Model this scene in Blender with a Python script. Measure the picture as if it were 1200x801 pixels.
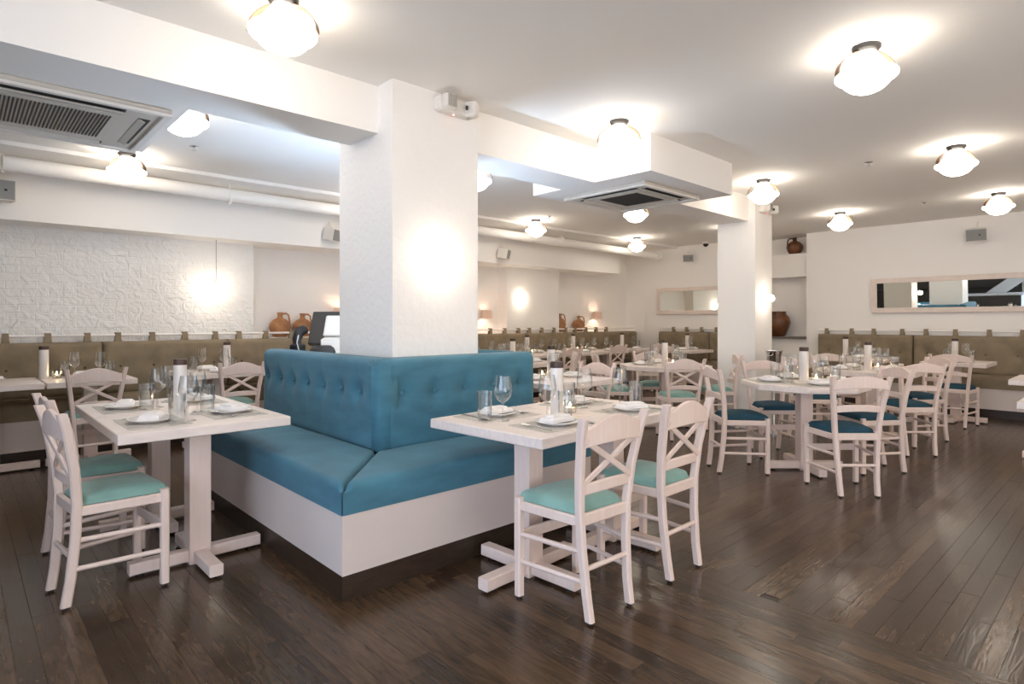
import bpy, bmesh, math, random
from math import sin, cos, pi, radians, sqrt
from mathutils import Vector, Matrix
random.seed(7)
S = bpy.context.scene
for o in list(bpy.data.objects): bpy.data.objects.remove(o)
COL = S.collection

# ---------------------------------------------------------------- camera
H = 1.27
cam = bpy.data.cameras.new('camera'); co = bpy.data.objects.new('camera', cam); COL.objects.link(co)
cam.sensor_fit = 'HORIZONTAL'; cam.sensor_width = 36; cam.lens = 36*695.4/1200
cam.shift_y = -24.5/1200; cam.clip_start = .05; cam.clip_end = 100
YAW = math.atan2(744, 695.4)
co.location = (0, 0, H); co.rotation_euler = (pi/2, 0, YAW-pi/2)
S.camera = co
FW = Vector((cos(YAW), sin(YAW), 0)); RT = Vector((sin(YAW), -cos(YAW), 0))
def rd(r, d): return (RT.x*r+FW.x*d, RT.y*r+FW.y*d)

# ---------------------------------------------------------------- world, exposure
w = bpy.data.worlds.new('world'); S.world = w; w.use_nodes = True
w.node_tree.nodes['Background'].inputs[0].default_value = (.5, .6, .8, 1)
w.node_tree.nodes['Background'].inputs[1].default_value = .0
S.view_settings.view_transform = 'Standard'; S.view_settings.look = 'None'
S.view_settings.gamma = 1; S.view_settings.use_curve_mapping = False
S.view_settings.exposure = 1.9
S.cycles.diffuse_bounces = 8; S.cycles.max_bounces = 16; S.cycles.transparent_max_bounces = 24
GLOBE_E = 4.3
SIDE_FILL_E = 1.7  # strength of the cool fill added on the unseen left wall
CEIL = 2.745

# ---------------------------------------------------------------- materials
M = {}
def nodes(name):
    m = bpy.data.materials.new(name); m.use_nodes = True; M[name] = m
    nt = m.node_tree; return m, nt, nt.nodes['Principled BSDF']
def mat(name, col, rough=.6, metal=0, var=.0, vscale=8., bump=0., bscale=40., stretch=None, spec=.5, sheen=0., coat=0.):
    m, nt, p = nodes(name)
    p.inputs['Base Color'].default_value = (*col, 1); p.inputs['Roughness'].default_value = rough
    p.inputs['Metallic'].default_value = metal; p.inputs['Specular IOR Level'].default_value = spec
    if sheen: p.inputs['Sheen Weight'].default_value = sheen
    if coat: p.inputs['Coat Weight'].default_value = coat
    if var or bump:
        tc = nt.nodes.new('ShaderNodeTexCoord'); mp = nt.nodes.new('ShaderNodeMapping')
        nt.links.new(tc.outputs['Object'], mp.inputs['Vector'])
        if stretch: mp.inputs['Scale'].default_value = stretch
    if var:
        n = nt.nodes.new('ShaderNodeTexNoise'); n.inputs['Scale'].default_value = vscale; n.inputs['Detail'].default_value = 4
        nt.links.new(mp.outputs[0], n.inputs['Vector'])
        r = nt.nodes.new('ShaderNodeValToRGB'); r.color_ramp.elements[0].position = .3; r.color_ramp.elements[1].position = .7
        r.color_ramp.elements[0].color = (*[c*(1-var) for c in col], 1); r.color_ramp.elements[1].color = (*[min(1, c*(1+var)) for c in col], 1)
        nt.links.new(n.outputs[0], r.inputs[0]); nt.links.new(r.outputs[0], p.inputs['Base Color'])
    if bump:
        n = nt.nodes.new('ShaderNodeTexNoise'); n.inputs['Scale'].default_value = bscale; n.inputs['Detail'].default_value = 3
        nt.links.new(mp.outputs[0], n.inputs['Vector'])
        b = nt.nodes.new('ShaderNodeBump'); b.inputs['Strength'].default_value = bump; b.inputs['Distance'].default_value = .01
        nt.links.new(n.outputs[0], b.inputs['Height']); nt.links.new(b.outputs[0], p.inputs['Normal'])
    return m
def emit(name, col, e, base=(.8, .8, .8)):
    m, nt, p = nodes(name)
    p.inputs['Base Color'].default_value = (*base, 1)
    p.inputs['Emission Color'].default_value = (*col, 1); p.inputs['Emission Strength'].default_value = e
    return m
def thin_glass(name, tint=(.97, .98, .98), extra=.04):
    m, nt, p = nodes(name)
    nt.nodes.remove(p); out = nt.nodes['Material Output']
    t = nt.nodes.new('ShaderNodeBsdfTransparent'); t.inputs[0].default_value = (*tint, 1)
    g = nt.nodes.new('ShaderNodeBsdfGlossy'); g.inputs['Roughness'].default_value = .03
    fr = nt.nodes.new('ShaderNodeLayerWeight'); fr.inputs[0].default_value = .5
    pw = nt.nodes.new('ShaderNodeMath'); pw.operation = 'POWER'; pw.inputs[1].default_value = 2.2
    nt.links.new(fr.outputs['Facing'], pw.inputs[0])
    ad = nt.nodes.new('ShaderNodeMath'); ad.operation = 'MULTIPLY_ADD'; ad.inputs[1].default_value = .95; ad.inputs[2].default_value = extra; ad.use_clamp = True
    mx = nt.nodes.new('ShaderNodeMixShader')
    nt.links.new(pw.outputs[0], ad.inputs[0]); nt.links.new(ad.outputs[0], mx.inputs[0])
    nt.links.new(t.outputs[0], mx.inputs[1]); nt.links.new(g.outputs[0], mx.inputs[2]); nt.links.new(mx.outputs[0], out.inputs[0])
    return m

mat('paint', (.90, .87, .83), .75, bump=.05, bscale=60)
mat('ceil_paint', (.90, .875, .84), .8, bump=.04, bscale=30)
mat('stucco', (.89, .86, .825), .7, bump=.5, bscale=26)
mat('whitewash', (.82, .67, .60), .5, var=.035, vscale=5, stretch=(9, 9, 1.2), bump=.06, bscale=30)
mat('whitewash_top', (.84, .74, .685), .42, var=.06, vscale=5, stretch=(2, 14, 6), bump=.05, bscale=30)
mat('base_white', (.72, .63, .58), .45, var=.03, vscale=3)
mat('aqua', (.21, .39, .345), .75, var=.14, vscale=9, sheen=.3, bump=.05, bscale=200)
mat('navy', (.018, .066, .10), .75, var=.18, vscale=9, spec=.25)
mat('blue', (.06, .19, .265), .65, var=.16, vscale=5, stretch=(1, 1, 3), sheen=.12, spec=.3, bump=.12, bscale=300)
mat('olive', (.25, .195, .125), .8, var=.18, vscale=6, bump=.08, bscale=90)
mat('olive_dark', (.10, .075, .042), .8)
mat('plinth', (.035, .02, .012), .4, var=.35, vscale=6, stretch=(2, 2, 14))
mat('black', (.012, .012, .013), .45)
mat('rubber', (.01, .01, .01), .7)
mat('canopy', (.03, .027, .025), .4)
mat('brass', (.20, .12, .07), .4, metal=.6)
mat('steel', (.6, .6, .6), .22, metal=1)
mat('chrome', (.75, .74, .72), .15, metal=1)
mat('plastic_beige', (.62, .57, .50), .5)
mat('plastic_white', (.8, .76, .7), .4)
mat('slot_dark', (.03, .028, .026), .6)
mat('grey_panel', (.27, .27, .26), .6)
mat('porcelain', (.86, .84, .82), .18, coat=.3)
mat('linen', (.87, .84, .82), .85, bump=.15, bscale=60)
mat('mat_vinyl', (.56, .52, .47), .55, var=.1, vscale=60, bump=.1, bscale=300)
mat('bottle_white', (.78, .73, .69), .3, coat=.3)
mat('bottle_cap', (.07, .038, .026), .4)
mat('wax', (.9, .8, .65), .5)
mat('terracotta', (.38, .175, .075), .7, var=.3, vscale=10, bump=.1, bscale=40)
mat('terracotta_dark', (.14, .052, .02), .35, var=.5, vscale=6)
mat('sill', (.16, .14, .12), .5)
mat('frame_wood', (.80, .69, .61), .5, var=.05, vscale=12)
mat('mirror', (.86, .9, .88), .01, metal=1)
mat('gasket', (.05, .05, .05), .6)
mat('dark_wood', (.02, .014, .01), .4)
mat('shade', (.85, .62, .5), .8)
mat('bar_front', (.05, .045, .04), .4)
mat('stair_white', (.7, .74, .8), .6)
emit('globe', (1, .90, .77), GLOBE_E)
emit('globe_neck', (1, .90, .77), GLOBE_E*.65)
emit('uplight_glow', (.55, .74, 1), 170.)  # emitter of the uplight added behind the big column
emit('sconce_globe', (1, .88, .72), 12.)
emit('flame', (1, .7, .35), 30.)
emit('pendant_glow', (1, .88, .7), 12.)
emit('side_fill_glow', (.62, .76, 1), SIDE_FILL_E)  # cool glow of the added left-hand fill panel
emit('front_fill_glow', (1, .89, .77), .5)  # warm glow of the fill panel added behind the camera
emit('led', (1, .1, .05), 2.)
thin_glass('glass', (.96, .965, .96), .10)
thin_glass('glass_heavy', (.95, .955, .95), .06)

# brick painted white
def brick_mat():
    m, nt, p = nodes('brick_paint')
    p.inputs['Base Color'].default_value = (.88, .86, .83, 1); p.inputs['Roughness'].default_value = .55
    tc = nt.nodes.new('ShaderNodeTexCoord'); mp = nt.nodes.new('ShaderNodeMapping'); mp.inputs['Rotation'].default_value = (pi/2, 0, 0)
    nt.links.new(tc.outputs['Object'], mp.inputs[0])
    b = nt.nodes.new('ShaderNodeTexBrick'); b.inputs['Scale'].default_value = 1; b.inputs['Brick Width'].default_value = .22; b.inputs['Row Height'].default_value = .075
    b.inputs['Mortar Size'].default_value = .007; b.inputs['Mortar Smooth'].default_value = .6
    b.inputs['Color1'].default_value = (1, 1, 1, 1); b.inputs['Color2'].default_value = (.8, .8, .8, 1); b.inputs['Mortar'].default_value = (.5, .5, .5, 1)
    nt.links.new(mp.outputs[0], b.inputs[0])
    n = nt.nodes.new('ShaderNodeTexNoise'); n.inputs['Scale'].default_value = 9; n.inputs['Detail'].default_value = 5; n.inputs['Distortion'].default_value = 1.5
    nt.links.new(tc.outputs['Object'], n.inputs[0])
    n2 = nt.nodes.new('ShaderNodeTexNoise'); n2.inputs['Scale'].default_value = 1.1
    nt.links.new(tc.outputs['Object'], n2.inputs[0])
    mx = nt.nodes.new('ShaderNodeMix'); mx.data_type = 'FLOAT'
    nt.links.new(n2.outputs[0], mx.inputs[0]); nt.links.new(b.outputs[0], mx.inputs[2]); nt.links.new(n.outputs[0], mx.inputs[3])
    ad = nt.nodes.new('ShaderNodeMath'); ad.operation = 'MULTIPLY_ADD'; ad.inputs[1].default_value = 1.6
    nt.links.new(n.outputs[0], ad.inputs[0]); nt.links.new(mx.outputs[0], ad.inputs[2])
    bp = nt.nodes.new('ShaderNodeBump'); bp.inputs['Strength'].default_value = .8; bp.inputs['Distance'].default_value = .018
    nt.links.new(ad.outputs[0], bp.inputs['Height']); nt.links.new(bp.outputs[0], p.inputs['Normal'])
brick_mat()
# oak floor: two grain directions
def oak(name, alongx):
    m, nt, p = nodes(name)
    tc = nt.nodes.new('ShaderNodeTexCoord'); at = nt.nodes.new('ShaderNodeAttribute'); at.attribute_name = 'rnd'
    cm = nt.nodes.new('ShaderNodeCombineXYZ'); ml = nt.nodes.new('ShaderNodeMath'); ml.operation = 'MULTIPLY'; ml.inputs[1].default_value = 37
    nt.links.new(at.outputs['Fac'], ml.inputs[0])
    for i in range(3): nt.links.new(ml.outputs[0], cm.inputs[i])
    va = nt.nodes.new('ShaderNodeVectorMath'); nt.links.new(tc.outputs['Object'], va.inputs[0]); nt.links.new(cm.outputs[0], va.inputs[1])
    mp = nt.nodes.new('ShaderNodeMapping'); nt.links.new(va.outputs[0], mp.inputs[0])
    mp.inputs['Scale'].default_value = (1.2, 11, 1) if alongx else (11, 1.2, 1)
    n = nt.nodes.new('ShaderNodeTexNoise'); n.inputs['Scale'].default_value = 1.6; n.inputs['Detail'].default_value = 3; n.inputs['Distortion'].default_value = .6
    nt.links.new(mp.outputs[0], n.inputs[0])
    wv = nt.nodes.new('ShaderNodeMath'); wv.operation = 'MULTIPLY'; wv.inputs[1].default_value = 34
    nt.links.new(n.outputs[0], wv.inputs[0])
    sn = nt.nodes.new('ShaderNodeMath'); sn.operation = 'SINE'; nt.links.new(wv.outputs[0], sn.inputs[0])
    f = nt.nodes.new('ShaderNodeTexNoise'); f.inputs['Scale'].default_value = 8; f.inputs['Detail'].default_value = 4; nt.links.new(mp.outputs[0], f.inputs[0])
    # grain value -> colour
    r = nt.nodes.new('ShaderNodeValToRGB'); e = r.color_ramp.elements
    e[0].position = .0; e[0].color = (.022, .012, .007, 1); e[1].position = 1; e[1].color = (.15, .088, .048, 1)
    x = e.new(.5); x.color = (.082, .048, .026, 1)
    a = nt.nodes.new('ShaderNodeMath'); a.operation = 'MULTIPLY_ADD'; a.inputs[1].default_value = .10; nt.links.new(sn.outputs[0], a.inputs[0])
    a2 = nt.nodes.new('ShaderNodeMath'); a2.operation = 'MULTIPLY_ADD'; a2.inputs[1].default_value = .5; a2.inputs[2].default_value = -.07
    nt.links.new(f.outputs[0], a2.inputs[0])
    a3 = nt.nodes.new('ShaderNodeMath'); a3.operation = 'MULTIPLY_ADD'; a3.inputs[1].default_value = .42
    nt.links.new(at.outputs['Fac'], a3.inputs[0]); nt.links.new(a2.outputs[0], a3.inputs[2])
    nt.links.new(a3.outputs[0], a.inputs[2]); nt.links.new(a.outputs[0], r.inputs[0]); nt.links.new(r.outputs[0], p.inputs['Base Color'])
    rr = nt.nodes.new('ShaderNodeMapRange'); rr.inputs[3].default_value = .14; rr.inputs[4].default_value = .30
    nt.links.new(f.outputs[0], rr.inputs[0]); nt.links.new(rr.outputs[0], p.inputs['Roughness'])
    bp = nt.nodes.new('ShaderNodeBump'); bp.inputs['Strength'].default_value = .05; bp.inputs['Distance'].default_value = .003
    nt.links.new(sn.outputs[0], bp.inputs['Height']); nt.links.new(bp.outputs[0], p.inputs['Normal'])
oak('oak_x', True); oak('oak_y', False)

# ---------------------------------------------------------------- mesh helpers
class MB:
    def __init__(s): s.v = []; s.f = []
    def add(s, vs, fs):
        o = len(s.v); s.v += [tuple(v) for v in vs]; s.f += [tuple(i+o for i in f) for f in fs]; return s
    def box(s, x0, x1, y0, y1, z0, z1, b=0.):
        if b <= 0:
            return s.add([(x0,y0,z0),(x1,y0,z0),(x1,y1,z0),(x0,y1,z0),(x0,y0,z1),(x1,y0,z1),(x1,y1,z1),(x0,y1,z1)],
                [(3,2,1,0),(4,5,6,7),(0,1,5,4),(1,2,6,5),(2,3,7,6),(3,0,4,7)])
        rings = []
        for z, i in ((z0, b), (z0+b, 0), (z1-b, 0), (z1, b)):
            c = b
            xa, xb, ya, yb = x0+i, x1-i, y0+i, y1-i
            k = c*.6
            rings.append([(xa+k,ya,z),(xb-k,ya,z),(xb,ya+k,z),(xb,yb-k,z),(xb-k,yb,z),(xa+k,yb,z),(xa,yb-k,z),(xa,ya+k,z)])
        return s.loft(rings)
    def loft(s, rings, cap=True, closed=True):
        n = len(rings[0]); vs = [v for r in rings for v in r]; fs = []
        for i in range(len(rings)-1):
            for j in range(n if closed else n-1):
                k = (j+1) % n
                fs.append((i*n+j, i*n+k, (i+1)*n+k, (i+1)*n+j))
        if cap and closed: fs.append(tuple(range(n-1, -1, -1))); fs.append(tuple((len(rings)-1)*n+j for j in range(n)))
        return s.add(vs, fs)
    def bar(s, p0, p1, w, h, up=(0, 0, 1), b=.0):
        p0, p1 = Vector(p0), Vector(p1); t = (p1-p0).normalized(); u = Vector(up)
        a = t.cross(u).normalized(); u = a.cross(t)
        rings = []
        for p in (p0, p1):
            if b:
                rings.append([p+a*x+u*y for x, y in ((-w/2+b,-h/2),(w/2-b,-h/2),(w/2,-h/2+b),(w/2,h/2-b),(w/2-b,h/2),(-w/2+b,h/2),(-w/2,h/2-b),(-w/2,-h/2+b))])
            else:
                rings.append([p+a*x+u*y for x, y in ((-w/2,-h/2),(w/2,-h/2),(w/2,h/2),(-w/2,h/2))])
        return s.loft(rings)
    def tube(s, pts, r, n=10, cap=True):
        pts = [Vector(p) for p in pts]; rings = []
        a = None
        for i, p in enumerate(pts):
            t = (pts[min(i+1, len(pts)-1)]-pts[max(i-1, 0)]).normalized()
            if a is None:
                a = t.cross(Vector((0, 0, 1)))
                if a.length < .01: a = t.cross(Vector((1, 0, 0)))
            a = (a-t*a.dot(t)).normalized(); b = t.cross(a)
            rr = r[i] if isinstance(r, (list, tuple)) else r
            rings.append([p+a*(rr*cos(2*pi*k/n))+b*(rr*sin(2*pi*k/n)) for k in range(n)])
        return s.loft(rings, cap)
    def lathe(s, prof, n=24, c=(0, 0, 0), cap=True):
        rings = [[(c[0]+r*cos(2*pi*k/n), c[1]+r*sin(2*pi*k/n), c[2]+z) for k in range(n)] for r, z in prof]
        return s.loft(rings, cap)
    def post(s, path, w, d, ch=.006):           # near-vertical post, horizontal chamfered sections
        rings = []
        for x, y, z in path:
            a, b = w/2, d/2
            rings.append([(x-a+ch,y-b,z),(x+a-ch,y-b,z),(x+a,y-b+ch,z),(x+a,y+b-ch,z),(x+a-ch,y+b,z),(x-a+ch,y+b,z),(x-a,y+b-ch,z),(x-a,y-b+ch,z)])
        return s.loft(rings)
    def tf(s, mtx):
        s.v = [tuple(mtx @ Vector(v)) for v in s.v]; return s
    def mesh(s, name, m, smooth=35):
        me = bpy.data.meshes.new(name); me.from_pydata(s.v, [], s.f)
        bm = bmesh.new(); bm.from_mesh(me); bmesh.ops.recalc_face_normals(bm, faces=bm.faces); bm.to_mesh(me); bm.free()
        me.materials.append(M[m])
        if smooth:
            me.polygons.foreach_set('use_smooth', [True]*len(me.polygons)); me.set_sharp_from_angle(angle=radians(smooth))
        return me
def ob(name, me, parent=None, loc=None, rz=0):
    o = bpy.data.objects.new(name, me); COL.objects.link(o)
    if parent: o.parent = parent
    if loc: o.location = loc
    if rz: o.rotation_euler = (0, 0, rz)
    return o
def tag(o, label=None, cat=None, group=None, kind=None):
    if label: o['label'] = label
    if cat: o['category'] = cat
    if group: o['group'] = group
    if kind: o['kind'] = kind
    return o
def thing(name, label, cat, loc=(0, 0, 0), rz=0, group=None):
    o = bpy.data.objects.new(name, None); COL.objects.link(o); o.location = loc; o.rotation_euler = (0, 0, rz); o.empty_display_size = .1
    return tag(o, label, cat, group)
def struct(name, mb, m, label=None, parent=None, smooth=0):
    o = ob(name, mb.mesh(name, m, smooth), parent)
    if not parent: tag(o, label, None, None, 'structure')
    return o
def inst(proto, label, cat, loc, rz=0, group=None):
    """proto = (name, [(part, mesh, [(subpart, mesh)...])...])"""
    t = thing(proto[0], label, cat, loc, rz, group)
    for pn, me, subs in proto[1]:
        p = ob(pn, me, t)
        for sn, sm in subs: ob(sn, sm, p)
    return t

def pad(quad, zb, zt, r, nu=24, nv=16, dents=(), crown=0., belly=0.):
    """soft block over a quad footprint (4 xy points ccw); zb..zt, rounded top edge r; dents [(s,t,depth,rad)] in metres from corner 0"""
    q = [Vector((p[0], p[1])) for p in quad]
    LU = ((q[1]-q[0]).length+(q[2]-q[3]).length)/2; LV = ((q[3]-q[0]).length+(q[2]-q[1]).length)/2
    def samp(L, n):
        k = 4; e = [r*(1-cos(pi/2*i/k)) for i in range(k+1)]
        mid = [r+(L-2*r)*i/n for i in range(1, n)]
        return e+mid+[L-x for x in reversed(e)]
    us, vs = samp(LU, nu), samp(LV, nv)
    mb = MB(); rows = []
    for v in vs:
        row = []
        for u in us:
            a, b = u/LU, v/LV
            p = q[0]*(1-a)*(1-b)+q[1]*a*(1-b)+q[2]*a*b+q[3]*(1-a)*b
            eu, ev = min(u, LU-u), min(v, LV-v)
            h = 0
            du, dv = max(0, r-eu), max(0, r-ev)
            dd = min(r, sqrt(du*du+dv*dv)); h = r-sqrt(max(0, r*r-dd*dd))
            z = zt-h+crown*(16*a*(1-a)*b*(1-b))
            for (su, sv, dp, rad) in dents:
                x2 = ((u-su)**2+(v-sv)**2)/(rad*rad); z -= dp*math.exp(-x2)
                # pleats
                if abs(u-su) < rad*.8 and rad < .2: z -= dp*.22*math.exp(-((u-su)/(rad*.22))**2)*math.exp(-abs(v-sv)/(rad*2.2))
            row.append((p.x, p.y, z))
        rows.append(row)
    W, Hn = len(us), len(vs)
    V = [p for row in rows for p in row]; F = []
    for j in range(Hn-1):
        for i in range(W-1): F.append((j*W+i, j*W+i+1, (j+1)*W+i+1, (j+1)*W+i))
    per = [j for j in range(W)]+[j*W+W-1 for j in range(1, Hn)]+[(Hn-1)*W+i for i in range(W-2, -1, -1)]+[j*W for j in range(Hn-2, 0, -1)]
    cx_ = sum((p.x for p in q))/4; cy_ = sum((p.y for p in q))/4
    n0 = len(V); K = len(per)
    lv = [zb+(zt-r-zb)*.5, zb]
    for li, z in enumerate(lv):
        for i in per:
            x, y, _ = V[i]
            k = belly if li == 0 else 0
            d = Vector((x-cx_, y-cy_)); d = d.normalized()*k if d.length > 0 else d
            V.append((x+d.x, y+d.y, z))
    for i in range(K):
        k = (i+1) % K
        F.append((per[i], n0+i, n0+k, per[k])); F.append((n0+i, n0+K+i, n0+K+k, n0+k))
    F.append(tuple(n0+K+i for i in range(K)))
    mb.v, mb.f = V, F
    return mb

# ================================================================ SHELL
XW, YL, YR2 = 10.46, 7.37, 7.6
X0, Y0 = -3.2, -2.6
# floor
fl = struct('floor', MB().box(X0, 11.2, Y0, 7.9, -.12, -.004), 'dark_wood', 'dark stained oak plank floor')
def plank(x0, x1, y0, y1, mb_list):
    g = .0003; t = .0007; z = random.uniform(-.0002, .0002)
    tx, ty = random.gauss(0, .0003), random.gauss(0, .0003)
    v = [(x0+g,y0+g,-.02),(x1-g,y0+g,-.02),(x1-g,y1-g,-.02),(x0+g,y1-g,-.02)]
    v += [(x0+g,y0+g,z-t),(x1-g,y0+g,z-t),(x1-g,y1-g,z-t),(x0+g,y1-g,z-t)]
    v += [(x0+g+t,y0+g+t,z-tx-ty),(x1-g-t,y0+g+t,z+tx-ty),(x1-g-t,y1-g-t,z+tx+ty),(x0+g+t,y1-g-t,z-tx+ty)]
    f = [(0,1,5,4),(1,2,6,5),(2,3,7,6),(3,0,4,7),(4,5,9,8),(5,6,10,9),(6,7,11,10),(7,4,8,11),(8,9,10,11)]
    mb_list.append((v, f, random.random(), ((x0+x1)/2, (y0+y1)/2)))
PX, PY = [], []
XB = 2.62; PW = .078
x = X0
while x < XB-.001:
    x1 = min(x+PW, XB); y = Y0-random.random()*1.2
    while y < 7.8:
        L = random.uniform(.5, 1.5); plank(x, x1, max(y, Y0), min(y+L, 7.85), PY) if y+L > Y0+.05 else None; y += L
    x = x1
y = Y0-.6
while y < 7.8:                                        # header boards along the joint
    plank(XB, XB+.085, max(y, Y0), min(y+1.7, 7.85), PY); y += 1.7
y = Y0
while y < 7.85:
    y1 = min(y+PW, 7.85); x = XB+.085-random.random()*1.0
    while x < 11.1:
        L = random.uniform(.5, 1.5)
        if x+L > XB+.135: plank(max(x, XB+.085), min(x+L, 11.15), y, y1, PX)
        x += L
    y = y1
def vis(c):
    d = FW.x*c[0]+FW.y*c[1]; r = RT.x*c[0]+RT.y*c[1]
    if d < 1.2: return 1e6 + d*d + r*r
    px = 600+695.4*r/d
    return d if -150 < px < 1350 else 1e5+d
allp = sorted([(vis(p[3]), 0, i) for i, p in enumerate(PX)]+[(vis(p[3]), 1, i) for i, p in enumerate(PY)])
near = set((a, b) for _, a, b in allp[:290])
def pmesh(items, m):
    V, F, R = [], [], []
    for v, f, rn, _ in items:
        o = len(V); V += v; F += [tuple(i+o for i in q) for q in f]; R += [rn]*len(f)
    me = bpy.data.meshes.new('plank'); me.from_pydata(V, [], F); me.materials.append(M[m])
    at = me.attributes.new('rnd', 'FLOAT', 'FACE'); at.data.foreach_set('value', R)
    return me
for lst, k, m in ((PX, 0, 'oak_x'), (PY, 1, 'oak_y')):
    far = []
    for i, p in enumerate(lst):
        if (k, i) in near: ob('plank', pmesh([p], m), fl)
        else: far.append(p)
    tag(ob('planks_beyond', pmesh(far, m), fl), kind='stuff')

struct('ceiling', MB().box(X0, 11.2, Y0, 7.9, CEIL, CEIL+.15), 'ceil_paint', 'white plaster ceiling')
struct('wall_left', MB().box(X0, 2.613, YL, YL+.4, 0, CEIL), 'brick_paint', 'white painted rough brick wall on the left')
struct('wall_left_recess', MB().box(2.613, 6.77, YR2, YR2+.2, 1.07, CEIL).box(2.613, 6.77, YL, YR2+.2, 0, 1.07)
       .box(8.07, 11.0, YR2, YR2+.2, 1.07, CEIL).box(8.07, 11.0, YL, YR2+.2, 0, 1.07), 'paint', 'recessed white wall with a low ledge behind the long bench')
struct('wall_left_pier', MB().box(6.77, 8.07, YL, YR2+.2, 0, CEIL), 'stucco', 'white plaster pier on the far left wall')
NY0, NY1 = 3.92, 4.95
struct('wall_right', MB().box(XW, XW+.5, Y0, NY0, 0, CEIL).box(XW, XW+.5, NY1, 8.0, 0, CEIL), 'paint', 'white wall at the far right end of the room')
struct('wall_right_niche', MB().box(XW+.42, XW+.6, NY0, NY1, 0, CEIL).box(XW+.06, XW+.42, NY0, NY1, 0, .97).box(XW+.08, XW+.42, NY0, NY1, 2.03, 2.43), 'paint', 'white wall niches with a deep lintel between them')
struct('trim_1', MB().box(XW-.02, XW+.42, NY0, NY1, .97, 1.0, .004), 'sill', 'dark stone sill of the lower wall niche')
FX0, FX1 = -1.5, 8.5
struct('wall_front', MB().box(X0, FX0, Y0-.2, Y0, 0, CEIL).box(FX1, 11.2, Y0-.2, Y0, 0, CEIL).box(FX0, FX1, Y0-.2, Y0, 0, .3).box(FX0, FX1, Y0-.2, Y0, 2.4, CEIL), 'paint', 'white wall behind the camera with an opening for an added fill panel')
wf = struct('front_fill_panel', MB().box(FX0, FX1, Y0-.14, Y0-.12, .3, 2.4), 'front_fill_glow', 'added glowing fill panel behind the camera')  # unseen emitter, added as warm fill from behind the camera
fm = MB()
for k in range(8): xx = FX0+.03+(FX1-FX0-.06)*k/7; fm.box(xx-.03, xx+.03, Y0-.11, Y0-.04, .3, 2.4)
fm.box(FX0, FX1, Y0-.11, Y0-.04, .3, .36).box(FX0, FX1, Y0-.11, Y0-.04, 2.34, 2.4)
struct('fill_panel_frame', fm, 'paint', parent=wf)  # bars in front of the added warm fill panel
WY0, WY1, WZ0, WZ1 = -2.3, 2.5, .25, 2.45
struct('wall_back', MB().box(X0-.2, X0, Y0, WY0, 0, CEIL).box(X0-.2, X0, WY1, 7.8, 0, CEIL).box(X0-.2, X0, WY0, WY1, 0, WZ0).box(X0-.2, X0, WY0, WY1, WZ1, CEIL), 'paint', 'white wall outside the picture on the left, opened for added fill panel')
wn = struct('side_fill_panel', MB().box(X0-.14, X0-.12, WY0, WY1, WZ0, WZ1), 'side_fill_glow', 'added cool fill panel outside the picture on the left')  # unseen emitter, added as cool fill from the left
fm = MB()
for k in range(7): yy = WY0+.03+(WY1-WY0-.06)*k/6; fm.box(X0-.11, X0-.04, yy-.03, yy+.03, WZ0, WZ1)
fm.box(X0-.11, X0-.04, WY0, WY1, WZ0, WZ0+.06).box(X0-.11, X0-.04, WY0, WY1, WZ1-.06, WZ1)
struct('fill_panel_frame', fm, 'paint', parent=wn)  # bars in front of the added cool fill panel
# soffit along left wall
struct('soffit', MB().box(X0, 9.4, 7.0, YR2+.1, 2.185, CEIL), 'paint', 'boxed white soffit above the long bench')
struct('ceiling_drop', MB().box(X0, XW, 6.36, 7.0, CEIL-.035, CEIL), 'ceil_paint', 'shallow dropped ceiling strip beside the soffit')
# columns and beams
P1X0, P1X1, P1Y0, P1Y1 = 1.932, 2.605, 3.13, 3.813
struct('column', MB().box(P1X0, P1X1, P1Y0, P1Y1, 0, CEIL), 'stucco', 'large white plaster column rising from the blue bench')
struct('column', MB().box(6.821, 7.273, 3.13, 3.6, 0, CEIL), 'paint', 'white column in the middle distance beside the ladder-back chairs')
struct('ceiling_beam', MB().box(X0, P1X0, 3.302, 3.66, 2.45, CEIL), 'paint', 'white ceiling beam left of the big column')
struct('ceiling_beam', MB().box(P1X1, 6.821, 3.212, 3.59, 2.45, CEIL), 'paint', 'white ceiling beam between the two columns')
struct('ceiling_box', MB().box(3.965, 5.306, 2.655, 3.211, 2.45, CEIL).box(3.965, 5.306, 3.591, 3.95, 2.45, CEIL).box(3.965, 5.306, 3.2, 3.6, 2.449, 2.47), 'paint', 'white boxed housing around the square ceiling cassette')
struct('ceiling_box', MB().box(-.28, .945, 3.661, 4.80, 2.45, CEIL).box(-.28, .945, 3.3, 3.7, 2.449, 2.46), 'paint', 'white boxed housing around the left ceiling cassette')

# mirrors ------------------------------------------------------------
def framed_mirror(label, y0, y1, z0, z1, tilt):
    t = thing('wall_mirror', label, 'mirror', (XW-.014, (y0+y1)/2, z0))
    t.rotation_euler = (0, -tilt, 0)
    w_, h_, b = y1-y0, z1-z0, .075
    for nm, a in (('frame_rail', (-w_/2, w_/2, 0, b)), ('frame_rail', (-w_/2, w_/2, h_-b, h_)), ('frame_stile', (-w_/2, -w_/2+b, b, h_-b)), ('frame_stile', (w_/2-b, w_/2, b, h_-b))):
        ob(nm, MB().box(-.035, 0, *a, .004).mesh(nm, 'frame_wood'), t)
    ob('mirror_glass', MB().box(-.016, -.004, -w_/2+b-.01, w_/2-b+.01, b-.01, h_-b+.01).mesh('mirror_glass', 'mirror', 0), t)
framed_mirror('long wood-framed mirror on the right wall', .45, 2.937, 1.397, 1.924, .042)
framed_mirror('small pale-framed mirror on the far wall', 5.1, 6.824, 1.401, 1.933, .0)

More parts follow.
